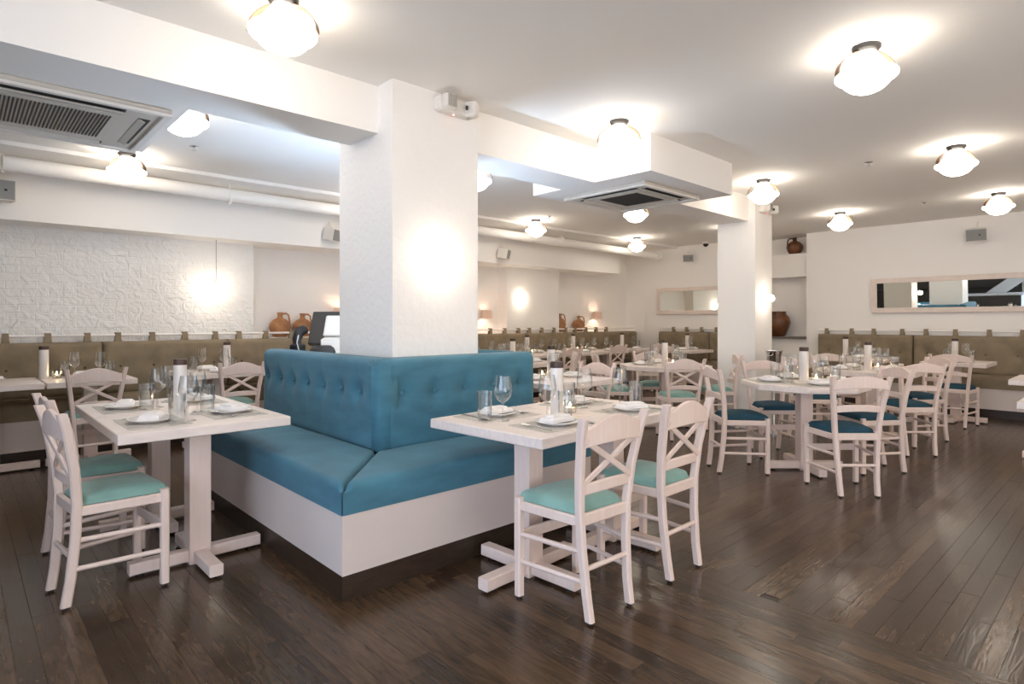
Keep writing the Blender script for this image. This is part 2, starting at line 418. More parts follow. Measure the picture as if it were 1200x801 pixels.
# pipe ----------------------------------------------------------------
t = thing('ceiling_pipe', 'thick white pipe running below the ceiling along the soffit', 'pipe', (0, 0, 0))
ob('pipe', MB().tube([(.28, 6.62, 2.61), (10.1, 6.62, 2.56)], .068, 16).mesh('pipe', 'paint', 50), t)
ob('elbow', MB().tube([(.28, 6.62, 2.61), (.22, 6.64, 2.61), (.19, 6.70, 2.61), (.18, 7.0, 2.61)], .082, 16).mesh('elbow', 'paint', 50), t)
ob('end_cap', MB().tube([(10.05, 6.62, 2.56), (10.18, 6.62, 2.56)], .09, 16).mesh('end_cap', 'paint', 40), t)
for x in (2.1, 5.1, 7.3, 9.2): ob('pipe_hanger', MB().tube([(x, 6.62, 2.5), (x, 6.62, 2.715)], .009, 8).tube([(x-.015, 6.62, 2.585), (x+.015, 6.62, 2.585)], .078, 16).mesh('pipe_hanger', 'paint'), t)
t = thing('thin_pipe', 'thin white pipe above the thick ceiling pipe', 'pipe')
ob('pipe', MB().tube([(.2, 6.86, 2.655), (9.4, 6.86, 2.655)], .02, 10).mesh('thin_pipe', 'paint', 50), t)

# AC cassettes ------------------------------------------------------------
def cassette(label, x0, x1, y0, y1, z, stripes):
    t = thing('ceiling_cassette', label, 'air conditioner', ((x0+x1)/2, (y0+y1)/2, z))
    a, b = (x1-x0)/2, (y1-y0)/2
    ob('panel', MB().box(-a, a, -b, b, -.028, 0, .006).mesh('panel', 'plastic_beige'), t)
    ob('rim', MB().box(-a, a, -b, -b+.035, -.042, -.027).box(-a, a, b-.035, b, -.042, -.027).box(-a, -a+.035, -b+.035, b-.035, -.042, -.027).box(a-.035, a, -b+.035, b-.035, -.042, -.027).mesh('rim', 'plastic_white'), t)
    for sx, sy in ((0, -1), (0, 1), (-1, 0), (1, 0)):
        l = .3
        bx = (-l, l, sy*(b-.10)-.03, sy*(b-.10)+.03) if sy else (sx*(a-.10)-.03, sx*(a-.10)+.03, -l, l)
        s = ob('air_slot', MB().box(*bx, -.031, -.026).mesh('air_slot', 'slot_dark', 0), t)
        if sy: vb = MB().bar((-l+.01, sy*(b-.10)-sy*.012, -.036), (l-.01, sy*(b-.10)-sy*.012, -.036), .04, .006, (0, sy*.5, 1))
        else: vb = MB().bar((sx*(a-.10)-sx*.012, -l+.01, -.036), (sx*(a-.10)-sx*.012, l-.01, -.036), .04, .006, (sx*.5, 0, 1))
        ob('vane', vb.mesh('vane', 'plastic_beige'), s)
    g = min(a, b)-.19
    gr = ob('grille', MB().box(-g, g, -g, g, -.034, -.027, .003).mesh('grille', 'plastic_beige'), t)
    n = stripes
    sl = MB().box(-.0045*26/n, .0045*26/n, -g+.05, g-.05, -.0375, -.0335).mesh('grille_slot', 'slot_dark', 0)
    for k in range(n):
        o = ob('grille_slot', sl, gr); o.location = (-g+.04+(2*g-.08)*(k+.5)/n, 0, 0)
cassette('large square ceiling air conditioner at the upper left', -.13, .88, 3.72, 4.70, 2.45, 30)
cassette('square ceiling air conditioner in the box between the columns', 4.2, 5.1, 2.87, 3.77, 2.449, 26)

# globe lamps ------------------------------------------------------------
prof = [(.045, -.03), (.056, -.048), (.08, -.078), (.098, -.108), (.112, -.133), (.14, -.142), (.150, -.152), (.150, -.165), (.14, -.176), (.122, -.182), (.108, -.205), (.083, -.228), (.05, -.244), (.018, -.25)]
gm = MB().lathe(prof[4:], 32).mesh('globe', 'globe', 60)
gn = MB().lathe(prof[:5], 32).mesh('globe_neck', 'globe_neck', 60)
cm_ = MB().lathe([(.0705, 0), (.0705, -.012), (.058, -.03), (.045, -.036)], 28).mesh('canopy', 'canopy')
yk = MB()
pts = [(.153*sin(a_), 0, -.03-.125*(1-cos(a_))-.0) for a_ in [radians(x) for x in range(-92, 93, 8)]]
pts = [(.156*sin(radians(x)), 0, -.15+.122*cos(radians(x))) for x in range(-92, 93, 8)]
rings = []
for i, p in enumerate(pts):
    p = Vector(p); n_ = (p-Vector((0, 0, -.15))).normalized()
    rings.append([p+Vector((0, -.02, 0)), p+Vector((0, .02, 0)), p+Vector((0, .02, 0))+n_*.004, p+Vector((0, -.02, 0))+n_*.004])
ykm = yk.loft(rings).mesh('yoke', 'brass')
LAMP = ('globe_lamp', [('globe', gm, [('globe_neck', gn)]), ('canopy', cm_, []), ('yoke', ykm, [])])
GX = (1.09, 3.57, 6.16, 8.77)
desc = {
 (0, 0): 'globe ceiling lamp above the camera outside the picture', (1, 0): 'globe ceiling lamp at the upper right, the nearest one there',
 (2, 0): 'globe ceiling lamp over the right aisle, second from the camera', (3, 0): 'globe ceiling lamp beside the right wall speaker',
 (0, 1): 'globe ceiling lamp at the top edge before the left beam', (1, 1): 'globe ceiling lamp just left of the boxed ceiling cassette',
 (2, 1): 'globe ceiling lamp right above the second column', (3, 1): 'globe ceiling lamp near the niche jug, farthest on the right',
 (0, 2): 'globe ceiling lamp half hidden behind the left beam', (1, 2): 'globe ceiling lamp peeking out right of the big column',
 (2, 2): 'globe ceiling lamp under the boxed ceiling cassette edge', (3, 2): 'globe ceiling lamp hidden behind the second column',
 (0, 3): 'globe ceiling lamp in the left bay below the cassette', (1, 3): 'globe ceiling lamp behind the big column by the pipe',
 (2, 3): 'globe ceiling lamp by the pipe right of the big column', (3, 3): 'globe ceiling lamp at the end of the ceiling pipe'}
GY = ((1.03, 1.03, 1.10, 1.17), (2.70, 2.66, 2.74, 2.85), (4.34, 4.32, 4.34, 4.36), (6.13, 6.1, 6.08, 6.15))
for j in range(4):
    for i in range(4):
        if (i, j) == (0, 0): pass
        inst(LAMP, desc[(i, j)], 'lamp', (GX[i], GY[j][i], CEIL if j < 3 else CEIL), YAW-pi/2, 'globe ceiling lamps')

# sprinklers
sm = MB().lathe([(.035, 0), (.035, -.006), (.012, -.012), (.012, -.03), (.02, -.034), (.02, -.037)], 16).mesh('sprinkler_head', 'chrome')
for (x, y), d in (((6.175, 1.762), 'between the two right aisle lamps'), ((8.78, 1.89), 'near the right wall speaker'), ((6.09, 5.76), 'beside the lamp by the pipe'), ((1.46, 5.49), 'in the left bay')):
    tag(ob('sprinkler_head', sm, None, (x, y, CEIL)), 'small chrome ceiling sprinkler '+d, 'sprinkler', 'ceiling sprinklers')

# emergency lights ------------------------------------------------------------
def emergency(label, x, y, z, led):
    t = thing('emergency_light', label, 'emergency light', (x, y, z))
    ob('housing', MB().box(-.14, .14, -.07, 0, -.05, .05, .012).mesh('housing', 'plastic_white'), t)
    hd = ob('lamp_head', MB().box(-.125, -.035, -.12, -.055, -.045, .055, .014).mesh('lamp_head', 'plastic_white'), t)
    lens = MB().box(-.115, -.045, -.124, -.118, -.035, .045, .002)
    ob('lens', lens.mesh('lens', 'plastic_beige'), hd)
    cell = MB().box(-.006, .006, -.002, .002, -.006, .006).mesh('lens_facet', 'steel', 0)
    for a in range(4):
        for b in range(5): o = ob('lens_facet', cell, hd); o.location = (-.106+.0175*a, -.125, -.024+.0145*b)
    hd2 = ob('lamp_head', MB().tf(Matrix()).box(-.03, .05, -.05, .04, -.05, .055, .014).tf(Matrix.Translation((.10, -.075, 0)) @ Matrix.Rotation(radians(35), 4, 'Z')).mesh('lamp_head', 'plastic_white'), t)
    ob('pivot', MB().tube([(.055, -.085, 0), (.068, -.095, 0)], .014, 12).mesh('pivot', 'slot_dark'), t)
    ob('indicator', MB().lathe([(.006, 0), (.006, -.004)], 12, (-.01, -.04, -.05)).mesh('indicator', 'led'), t)
emergency('twin-head emergency light high on the big column', 2.375, 3.129, 2.665, True)
emergency('twin-head emergency light on the second column', 7.05, 3.129, 2.60, True)

# speakers ------------------------------------------------------------
def speaker(label, loc, rz, tilt, w_=.24, h_=.17, dep=.16):
    t = thing('wall_speaker', label, 'speaker', loc, rz); t.rotation_euler = (tilt, 0, rz)
    ob('cabinet', MB().loft([[(-w_/2*.75, .0, -h_/2), (w_/2*.75, .0, -h_/2), (w_/2*.75, .0, h_/2), (-w_/2*.75, .0, h_/2)], [(-w_/2, -dep, -h_/2), (w_/2, -dep, -h_/2), (w_/2, -dep, h_/2), (-w_/2, -dep, h_/2)]]).mesh('cabinet', 'plastic_white', 0), t)
    ob('grille', MB().box(-w_/2+.008, w_/2-.008, -dep-.006, -dep, -h_/2+.008, h_/2-.008).mesh('grille', 'grey_panel', 0), t)
    ob('badge', MB().box(.03, .05, -dep-.008, -dep-.005, -.012, .008).mesh('badge', 'black', 0), t)
    ob('bracket', MB().tube([(0, -.06, h_/2), (0, -.02, h_/2+.07), (0, 0, h_/2+.07)], .009, 8).mesh('bracket', 'plastic_white'), t)
speaker('grey square speaker high on the right wall above the long mirror', (XW-.03, 1.61, 2.49), radians(-90), radians(12))
speaker('small grey speaker on the far wall above the small mirror', (XW-.03, 6.1, 2.51), radians(-90+25), radians(12), .2, .14)
speaker('grey speaker on the soffit left of the big column', (3.37, 6.99, 2.36), radians(30), radians(12), .2, .15)
speaker('grey speaker on the soffit right of the big column', (6.25, 6.99, 2.35), radians(35), radians(12), .2, .15)
speaker('grey speaker on the soffit at the left picture edge', (.27, 6.99, 2.42), radians(0), radians(0), .22, .18)
t = thing('dome_camera', 'small dark dome camera under the far ceiling', 'camera', (10.2, 5.62, CEIL))
ob('mount', MB().lathe([(.06, 0), (.06, -.03), (.045, -.04)], 20).mesh('mount', 'plastic_white'), t)
ob('dome', MB().lathe([(.05, -.035), (.048, -.06), (.03, -.083), (.008, -.09)], 20).mesh('dome', 'black', 60), t)

# ================================================================ OLIVE WALL BENCHES
def bench(name, label, L, mtx, p0, panels, straps, zr=1.125):
    """local frame: x along wall 0..L, y=0 the wall, bench comes out to -y; mtx places it"""
    t = thing(name, label, 'bench'); t.matrix_world = mtx
    D = .57
    ob('base', MB().box(0, L, -D+.02, 0, .11, .38).mesh('base', 'base_white', 0), t)
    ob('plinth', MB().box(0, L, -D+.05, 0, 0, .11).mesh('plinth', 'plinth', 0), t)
    for a, b in panels:
        n = max(3, int((b-a)/.3))
        c = ob('seat_cushion', pad([(a+.004, -D), (b-.004, -D), (b-.004, -.09), (a+.004, -.09)], .38, .535, .045, 14, 8, crown=.012).mesh('seat_cushion', 'olive', 40), t)
        # back cushion built lying then stood up
        hgt = 1.06-.53
        dn = [((b-a)*(k+.5)/n, hgt*.52, .028, .07) for k in range(n)]
        mb = pad([(0, 0), (b-a-.008, 0), (b-a-.008, hgt), (0, hgt)], 0, .13, .045, int((b-a)/.028), 18, dents=dn)
        mb.tf(Matrix.Translation((a+.004, -.035, .53)) @ Matrix.Rotation(pi/2, 4, 'X'))
        bc = ob('back_cushion', mb.mesh('back_cushion', 'olive', 50), t)
        for k in range(n):
            ob('button', MB().lathe([(.012, 0), (.012, .004), (.005, .008)], 10).tf(Matrix.Translation((a+.004+dn[k][0], -.035-.10, .53+hgt*.52)) @ Matrix.Rotation(pi/2, 4, 'X')).mesh('button', 'olive_dark'), bc)
    sm_ = MB().loft([[(-.034, y, -.07), (.034, y, -.07), (.027, y, -.04), (.024, y, .028), (-.024, y, .028), (-.027, y, -.04)] for y in (-.028, .022)]).mesh('strap', 'olive', 30)
    for x in straps:
        o = ob('strap', sm_, t); o.location = (x, -.072, zr)
    return t
def rail(label, L, mtx, zr=1.125):
    t = thing('bench_rail', label, 'rail'); t.matrix_world = mtx
    ob('rod', MB().tube([(0, -.075, zr), (L, -.075, zr)], .013, 10).mesh('rod', 'paint', 50), t)
    k = .6
    while k < L: ob('rail_bracket', MB().bar((k, -.075, zr), (k, 0, zr), .02, .02).mesh('rail_bracket', 'paint', 0), t); k += 1.2
ML = Matrix.Translation((0, YL-.005, 0))
sx = [1.077+1.2*k for k in range(-3, 8)]
pan = [(sx[i], sx[i+1]) for i in range(len(sx)-1)]
xoff = sx[0]
st = [a+d-xoff for a, b in pan for d in (.14, .45, .765, 1.08)]
LL = 10.3-xoff
pl = [(a-xoff, min(b, 10.3)-xoff) for a, b in pan]
st = [s_ for s_ in st if s_ < LL-.6]
pl[-1] = (pl[-1][0], LL)
bench('wall_bench', 'long olive upholstered bench along the left wall', LL, Matrix.Translation((xoff, YL-.005, 0)), None, pl, st)
rail('white rail above the long left bench', LL, Matrix.Translation((xoff, YL-.005, 0)))
# far wall bench (under small mirror): local x runs along -Y
MF = Matrix.Translation((XW-.005, 6.72, 0)) @ Matrix.Rotation(-pi/2, 4, 'Z')
bench('wall_bench', 'olive bench under the small mirror on the far wall', 2.2, MF, None, [(0, 1.1), (1.1, 2.2)], [.31-.15*0, .6, .92, 1.22, 1.55, 1.9])
rail('white rail above the far olive bench', 2.2, MF)
MR = Matrix.Translation((XW-.005, 3.69, 0)) @ Matrix.Rotation(-pi/2, 4, 'Z')
bench('wall_bench', 'olive bench along the right wall under the long mirror', 5.3, MR, None, [(0, 1.33), (1.33, 2.68), (2.68, 4.0), (4.0, 5.3)], [.12, .49, .80, 1.18, 1.48, 1.83, 2.21, 2.56, 2.9, 3.25, 3.6, 4.0, 4.4])
rail('white rail above the right olive bench', 5.3, MR)

# ================================================================ BLUE ISLAND BENCH
t = thing('blue_bench', 'blue tufted corner bench wrapped around the big column', 'bench', (0, 0, 0))
FX, FY = 1.265, 2.475; BX, BY = 1.75, 2.985; EX, EY = 3.02, 4.74
ob('base', MB().box(FX+.005, EX, FY+.005, FY+.1, .115, .39).box(FX+.005, FX+.1, FY+.1, EY, .115, .39).box(FX+.1, EX, FY+.1, BY+.1, .11, .385).box(FX+.1, BX+.1, BY+.1, EY, .11, .385).mesh('base', 'base_white', 0), t)
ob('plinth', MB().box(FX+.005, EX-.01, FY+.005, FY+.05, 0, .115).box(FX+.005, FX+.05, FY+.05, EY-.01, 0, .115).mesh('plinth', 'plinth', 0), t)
g = .004
ob('seat_cushion', pad([(FX+g, FY), (EX, FY), (EX, BY+.02), (BX+g, BY+.02)], .39, .535, .04, 40, 16, crown=.018).mesh('seat_cushion', 'blue', 45), t)
ob('seat_cushion', pad([(FX, EY), (FX, FY+g), (BX, BY+.02+g), (BX, EY)], .39, .535, .04, 40, 16, crown=.018).mesh('seat_cushion', 'blue', 45), t)
hb = 1.05-.50
def back_panel(L, dn, th, mtx, extra=None):
    mb = pad([(0, 0), (L, 0), (L, hb), (0, hb)], 0, th, .045, int(L/.022), 26, dents=dn)
    return mb.tf(mtx)
zb_ = .845-.50
bx = [1.912, 2.150, 2.385, 2.63, 2.87]
dnF = [(x-BX-.045, zb_, .03, .06) for x in bx]
f_ = ob('back_cushion', back_panel(EX-BX-.045, dnF, .145, Matrix.Translation((BX+.045, BY+.142, .50)) @ Matrix.Rotation(pi/2, 4, 'X')).mesh('back_cushion', 'blue', 50), t)
for x in bx: ob('button', MB().lathe([(.013, 0), (.013, .005), (.005, .009)], 12).tf(Matrix.Translation((x, BY+.012, .845)) @ Matrix.Rotation(pi/2, 4, 'X')).mesh('button', 'blue'), f_)
by = [4.65, 4.41, 4.18, 3.944, 3.704, 3.457, 3.22]
dnL = [(EY-y_, zb_, .03, .06) for y_ in by]
ML_ = Matrix.Translation((BX+.142, EY, .50)) @ Matrix.Rotation(-pi/2, 4, 'Z') @ Matrix.Rotation(pi/2, 4, 'X')
l_ = ob('back_cushion', back_panel(EY-BY-.045, dnL, .145, ML_).mesh('back_cushion', 'blue', 50), t)
for y_ in by: ob('button', MB().lathe([(.013, 0), (.013, .005), (.005, .009)], 12).tf(Matrix.Translation((BX+.012, y_, .845)) @ Matrix.Rotation(-pi/2, 4, 'Z') @ Matrix.Rotation(pi/2, 4, 'X')).mesh('button', 'blue'), l_)
ob('corner_pad', MB().box(BX-.001, BX+.141, BY-.001, BY+.141, .50, 1.05, .03).mesh('corner_pad', 'blue', 60), t)
ob('end_panel', MB().box(EX-.12, EX, BY+.15, P1Y1+.35, 0, 1.05, .03).mesh('end_panel', 'blue'), t)
# service station behind the bench
t = thing('service_counter', 'white service counter hidden behind the blue bench back', 'counter', (0, 0, 0))
ob('body', MB().box(1.93, 2.7, 3.86, 4.72, 0, .97).mesh('body', 'base_white', 0), t)
ob('top', MB().box(1.91, 2.72, 3.84, 4.74, .97, 1.0, .004).mesh('top', 'whitewash_top'), t)
t = thing('added_uplight', 'added cool uplight hidden on the service counter behind the big column', 'lamp', (2.52, 4.1, 1.0))  # hidden lamp, added to tint the left bay ceiling blue
ob('housing', MB().lathe([(.09, 0), (.095, .005), (.10, .05), (.088, .05), (.084, .02), (.001, .02)], 24, cap=False).mesh('housing', 'black', 40), t)
ob('diffuser', MB().lathe([(.001, .03), (.083, .03)], 24, cap=False).mesh('diffuser', 'uplight_glow', 0), t)
# POS terminal
t = thing('till_terminal', 'black touchscreen till seen from behind beside the big column', 'till', (2.22, 4.46, 1.0), YAW-pi/2)
scr = MB().box(-.21, .21, -.02, .02, -.15, .15, .008).tf(Matrix.Translation((0, .05, .21)) @ Matrix.Rotation(radians(-28), 4, 'X'))
s_ = ob('screen', scr.mesh('screen', 'black'), t)
ob('screen_back', MB().box(-.09, .2, -.045, -.02, -.09, .10, .01).tf(Matrix.Translation((0, .05, .21)) @ Matrix.Rotation(radians(-28), 4, 'X')).mesh('screen_back', 'plastic_white'), s_)
ob('stand', MB().box(-.10, .16, -.06, .10, 0, .14, .02).mesh('stand', 'plastic_white'), t)
ob('foot', MB().box(-.14, .2, -.12, .14, 0, .035, .008).mesh('foot', 'plastic_white'), t)
t = thing('handheld_scanner', 'black handheld device standing left of the till', 'scanner', (1.985, 4.63, 1.0), radians(20))
ob('cradle', MB().box(-.05, .05, -.04, .04, 0, .09, .012).mesh('cradle', 'black'), t)
ob('handset', MB().tube([(0, 0, .06), (0, .01, .12), (.03, .02, .18), (.09, .02, .2)], [.028, .035, .045, .04], 12).mesh('handset', 'black', 60), t)
ob('cord', MB().tube([(-.03, -.04, .16), (-.055, -.05, .1), (-.03, -.05, .03), (.0, -.05, .01)], .004, 6).mesh('cord', 'plastic_white', 60), t)
t = thing('receipt_printer', 'small rounded black device in front of the till', 'printer', (2.02, 4.27, 1.0), radians(-90))
ob('shell', MB().loft([[(-.08*k, y, 0), (.08*k, y, 0), (.075*k, y, .05*k), (.04*k, y, .085*k), (-.04*k, y, .085*k), (-.075*k, y, .05*k)] for y, k in ((-.08, .7), (-.05, 1), (.05, 1), (.08, .8))]).mesh('shell', 'black', 60), t)
ob('tray', MB().box(-.09, .09, -.1, .1, -.0, .012, .003).mesh('tray', 'plastic_white'), t)

# ================================================================ CHAIRS
def chair_proto(kind):
    wm = 'whitewash'; P = []
    for s in (-1, 1):
        p = MB().post([(s*.133, -.212, .012), (s*.136, -.196, .12), (s*.146, -.180, .30), (s*.156, -.176, .46), (s*.172, -.190, .62), (s*.196, -.222, .80), (s*.206, -.240, .862), (s*.2065, -.243, .872)], .033, .040, .007)
        f = MB().lathe([(.013, 0), (.013, .013)], 10, (s*.133, -.212, 0)).mesh('foot_pad', 'rubber')
        P.append(('rear_post', p.mesh('rear_post', wm), [('foot_pad', f)]))
        p = MB().post([(s*.192, .165, .012), (s*.192, .165, .44), (s*.192, .165, .458), (s*.192, .165, .464)], .036, .036, .006)
        f = MB().lathe([(.013, 0), (.013, .013)], 10, (s*.192, .165, 0)).mesh('foot_pad', 'rubber')
        P.append(('front_leg', p.mesh('front_leg', wm), [('foot_pad', f)]))
        for z in (.17, .295):
            y0 = -.19 if z < .2 else -.182
            P.append(('stretcher', MB().tube([(s*.141, y0, z), (s*.192, .165, z)], .0115, 10).mesh('stretcher', wm, 50), []))
        P.append(('side_apron', MB().bar((s*.154, -.172, .425), (s*.192, .165, .425), .022, .042, b=.004).mesh('side_apron', wm), []))
    P.append(('front_apron', MB().bar((-.19, .165, .425), (.19, .165, .425), .022, .042, b=.004).mesh('front_apron', wm), []))
    P.append(('front_rail', MB().bar((-.19, .165, .285), (.19, .165, .285), .016, .05, b=.004).mesh('front_rail', wm), []))
    P.append(('rear_apron', MB().bar((-.15, -.178, .43), (.15, -.178, .43), .022, .05, b=.004).mesh('rear_apron', wm), []))
    P.append(('stretcher', MB().tube([(-.14, -.192, .225), (.14, -.192, .225)], .0115, 10).mesh('stretcher', wm, 50), []))
    def slat(name, xh, z0f, z1f, y, bow, th=.018, n=12):
        rings = []
        for i in range(n+1):
            u = -1+2*i/n; x = u*xh(0); yy = y-bow*(1-u*u)
            a, b = z0f(u), z1f(u); c = .004
            rings.append([(x, yy-th/2+c, a), (x, yy+th/2-c, a), (x, yy+th/2, a+c), (x, yy+th/2, b-c), (x, yy+th/2-c, b), (x, yy-th/2+c, b), (x, yy-th/2, b-c), (x, yy-th/2, a+c)])
        return (name, MB().loft(rings).mesh(name, wm, 40), [])
    hw = lambda x: (lambda _: x)
    if kind == 'x':
        P.append(slat('crest_rail', hw(.19), lambda u: .745+.012*(1-u*u), lambda u: .815+.058*max(0, cos(u*pi/2))**1.3, -.222, .018, .022))
        P.append(slat('lower_rail', hw(.165), lambda u: .535+.008*(1-u*u), lambda u: .578+.012*(1-u*u), -.182, .018, .02))
        P.append(('cross_brace', MB().bar((-.166, -.190, .575), (.176, -.226, .775), .026, .014, (0, 1, .1), .003).mesh('cross_brace', wm), []))
        P.append(('cross_brace', MB().bar((.166, -.196, .575), (-.176, -.232, .775), .026, .014, (0, 1, .1), .003).mesh('cross_brace', wm), []))
        cm = 'aqua'
    else:
        P.append(slat('crest_rail', hw(.196), lambda u: .775+.015*(1-u*u), lambda u: .838+.04*max(0, cos(u*pi/2))**1.1, -.232, .026, .022))
        P.append(slat('back_slat', hw(.172), lambda u: .605+.012*(1-u*u), lambda u: .652+.014*(1-u*u), -.190, .024, .018))
        cm = 'navy'
    cu = pad([(-.148, -.158), (.148, -.158), (.186, .19), (-.186, .19)], .446, .485, .03, 12, 12, crown=.026, belly=.004)
    P.append(('seat_cushion', cu.mesh('seat_cushion', cm, 60), []))
    return ('dining_chair', P)
CX, CL = chair_proto('x'), chair_proto('l')
def chair(kind, label, x, y, ang, group):
    """x,y = seat centre; ang = direction the sitter faces (deg from +X)"""
    inst(CX if kind == 'x' else CL, label, 'chair', (x, y, 0), radians(ang-90), group)
AW = math.degrees(YAW)      # facing away from camera
gX, gL = 'whitewashed cross-back chairs', 'whitewashed ladder-back chairs'
chair('x', 'cross-back chair with aqua seat nearest the left picture edge', .545, 3.405, 6, gX)
chair('x', 'cross-back chair with aqua seat directly behind the nearest left chair', .57, 3.99, 3, gX)
chair('x', 'cross-back chair pushed under the left wall table', .86, 6.28, 90, gX)
chair('x', 'cross-back chair at the wall table left of the blue bench back', 2.02, 6.22, 90, gX)
chair('x', 'cross-back chair with aqua seat nearest the camera at right', 2.075, 1.80, 88, gX)
chair('x', 'cross-back chair right of the nearest one at the same table', 2.67, 1.80, 90, gX)
T3, T4, T7, T9 = (5.308, 2.01), (7.175, 2.054), (6.175, 3.934), (5.2, 5.55)
def around(kind, c, labels, g, dist=(.57, .57, .57, .57)):
    # order: front (camera side), left, right, back
    for (vec, ang), lb, dd in zip(((-FW, AW), (-RT, AW-90), (RT, AW+90), (FW, AW+180)), labels, dist):
        if lb: chair(kind, lb, c[0]+vec.x*dd, c[1]+vec.y*dd, ang, g)
around('l', T3, ('ladder-back navy chair in front at the nearest octagonal table', 'ladder-back navy chair left of the nearest octagonal table',
  'ladder-back navy chair right of the nearest octagonal table', 'ladder-back navy chair behind the nearest octagonal table'), gL, (.60, .56, .56, .58))
around('l', T4, ('ladder-back navy chair in front of the farther right octagonal table', 'ladder-back navy chair left of the farther right octagonal table',
  'ladder-back navy chair right of the farther right octagonal table', 'ladder-back navy chair behind the farther right octagonal table'), gL, (.62, .58, .54, .58))
chair('l', 'ladder-back navy chair alone at the right wall table', 8.90, 1.60, 0, gL)
around('x', T7, ('cross-back chair in front of the octagonal table left of the second column', 'cross-back chair left of the octagonal table by the second column',
  'cross-back chair close to the second column, right of its octagonal table', 'cross-back chair behind the octagonal table by the second column'), gX, (.60, .60, .60, .58))
around('x', T9, ('cross-back chair in front of the octagonal table beyond the blue bench', None,
  'cross-back chair right of the octagonal table beyond the blue bench', None), gX)
chair('x', 'cross-back chair at the right end of the table behind blue bench', 4.30, 3.64, 180, gX)
chair('x', 'cross-back chair between the blue bench end and its rear table', 3.62, 3.78, 0, gX)
chair('x', 'cross-back chair at the far wall bench, left one right of column', 6.95, 6.28, 90, gX)
chair('x', 'cross-back chair at the far wall bench, right one before jugs', 8.1, 6.28, 90, gX)
chair('x', 'cross-back chair facing the bench under the small mirror', 9.2, 5.75, 0, gX)
chair('x', 'cross-back chair at the corner table of the two far benches', 9.25, 6.28, 90, gX)

# ================================================================ TABLES
ZT = .75
def table_proto(w_, d_, oct_=False, ox=0, oy=0):
    P = []
    if oct_:
        a = w_/2; k = a*.42
        pts = [(-k, -a), (k, -a), (a, -k), (a, k), (k, a), (-k, a), (-a, k), (-a, -k)]
        top = MB().loft([[(x*.994, y*.994, ZT-.05) for x, y in pts], [(x, y, ZT-.046) for x, y in pts], [(x, y, ZT-.004) for x, y in pts], [(x*.994, y*.994, ZT) for x, y in pts]])
    else:
        top = MB().box(-w_/2, w_/2, -d_/2, d_/2, ZT-.05, ZT, .004)
    P.append(('table_top', top.mesh('table_top', 'whitewash_top'), []))
    P.append(('post', MB().box(ox-.052, ox+.052, oy-.052, oy+.052, .0, ZT-.05, .004).mesh('post', 'whitewash'), []))
    L = .315
    for dx, dy in ((1, 0), (-1, 0), (0, 1), (0, -1)):
        b_ = MB().bar((ox+dx*.052, oy+dy*.052, .042), (ox+dx*L, oy+dy*L, .042), .065, .058, b=.005)
        pd = MB().lathe([(.02, 0), (.02, .014)], 12, (ox+dx*(L-.05), oy+dy*(L-.05), 0)).mesh('foot_pad', 'rubber')
        P.append(('foot', b_.mesh('foot', 'whitewash'), [('foot_pad', pd)]))
    return ('pedestal_table', P)
TP = {}
def table(label, x, y, w_, d_, oct_=False, rz=0, ox=0, oy=0):
    k = (w_, d_, oct_, ox, oy)
    if k not in TP: TP[k] = table_proto(*k)
    inst(TP[k], label, 'table', (x, y, 0), rz, 'whitewashed pedestal tables')
R45 = YAW-pi/2
table('front table left of the blue bench', .933, 3.525, .80, .65, oy=-.08)
table('rear table left of the blue bench', .933, 4.19, .80, .675, oy=.08)
table('front table before the blue bench, two chairs nearest camera', 2.19, 2.235, .65, .79, rz=radians(3), ox=-.09, oy=-.1)
table('second table before the blue bench, right of the first', 2.845, 2.265, .65, .79, rz=radians(2.5), ox=-.05, oy=-.12)
table('nearest octagonal table with navy chairs', *T3, .93, .93, True, R45)
table('farther right octagonal table with navy chairs', *T4, .93, .93, True, R45)
table('octagonal table beside the second column', *T7, 1.0, 1.0, True, R45)
table('octagonal table far beyond the blue bench', *T9, .93, .93, True, R45)
table('square table just behind the right end of blue bench', 3.975, 3.69, .85, .80)
WYc = 6.66
WT = [(.205, 'table at the left picture edge'), (.875, 'second table by the left wall'), (1.95, 'third wall table'), (2.61, 'fourth wall table'),
      (5.0, ''), (5.66, ''), (6.36, ''), (7.02, ''), (7.72, ''), (8.38, ''), (9.25, 'corner wall table')]
WTL = ['olive-bench table at the left picture edge', 'olive-bench table with a cross-back chair pushed under', 'olive-bench table partly behind the left tables', 'olive-bench table hidden behind the blue bench back',
  'olive-bench table just right of the big column', 'olive-bench table second right of the big column', 'olive-bench table third right of the big column', 'olive-bench table before the two far jugs, left', 'olive-bench table before the two far jugs, right', 'olive-bench table next to the far corner', 'olive-bench table in the far corner']
for (x, _), lb in zip(WT, WTL): table(lb, x, WYc, .655, .75, oy=-.13)
table('right wall bench table with one navy chair', 9.42, 1.66, .75, .68, ox=-.13)
table('wall bench table in front of the small mirror', 9.72, 5.72, .72, .65, ox=-.16)
table('table cut off by the right picture edge, farther one', 7.2, .47, .70, .75)
table('table cut off by the right picture edge, nearer one', 5.35, .2, .70, .75)
table('right wall bench table hidden behind the octagonal tables', 9.42, 2.75, .75, .68, ox=-.13)

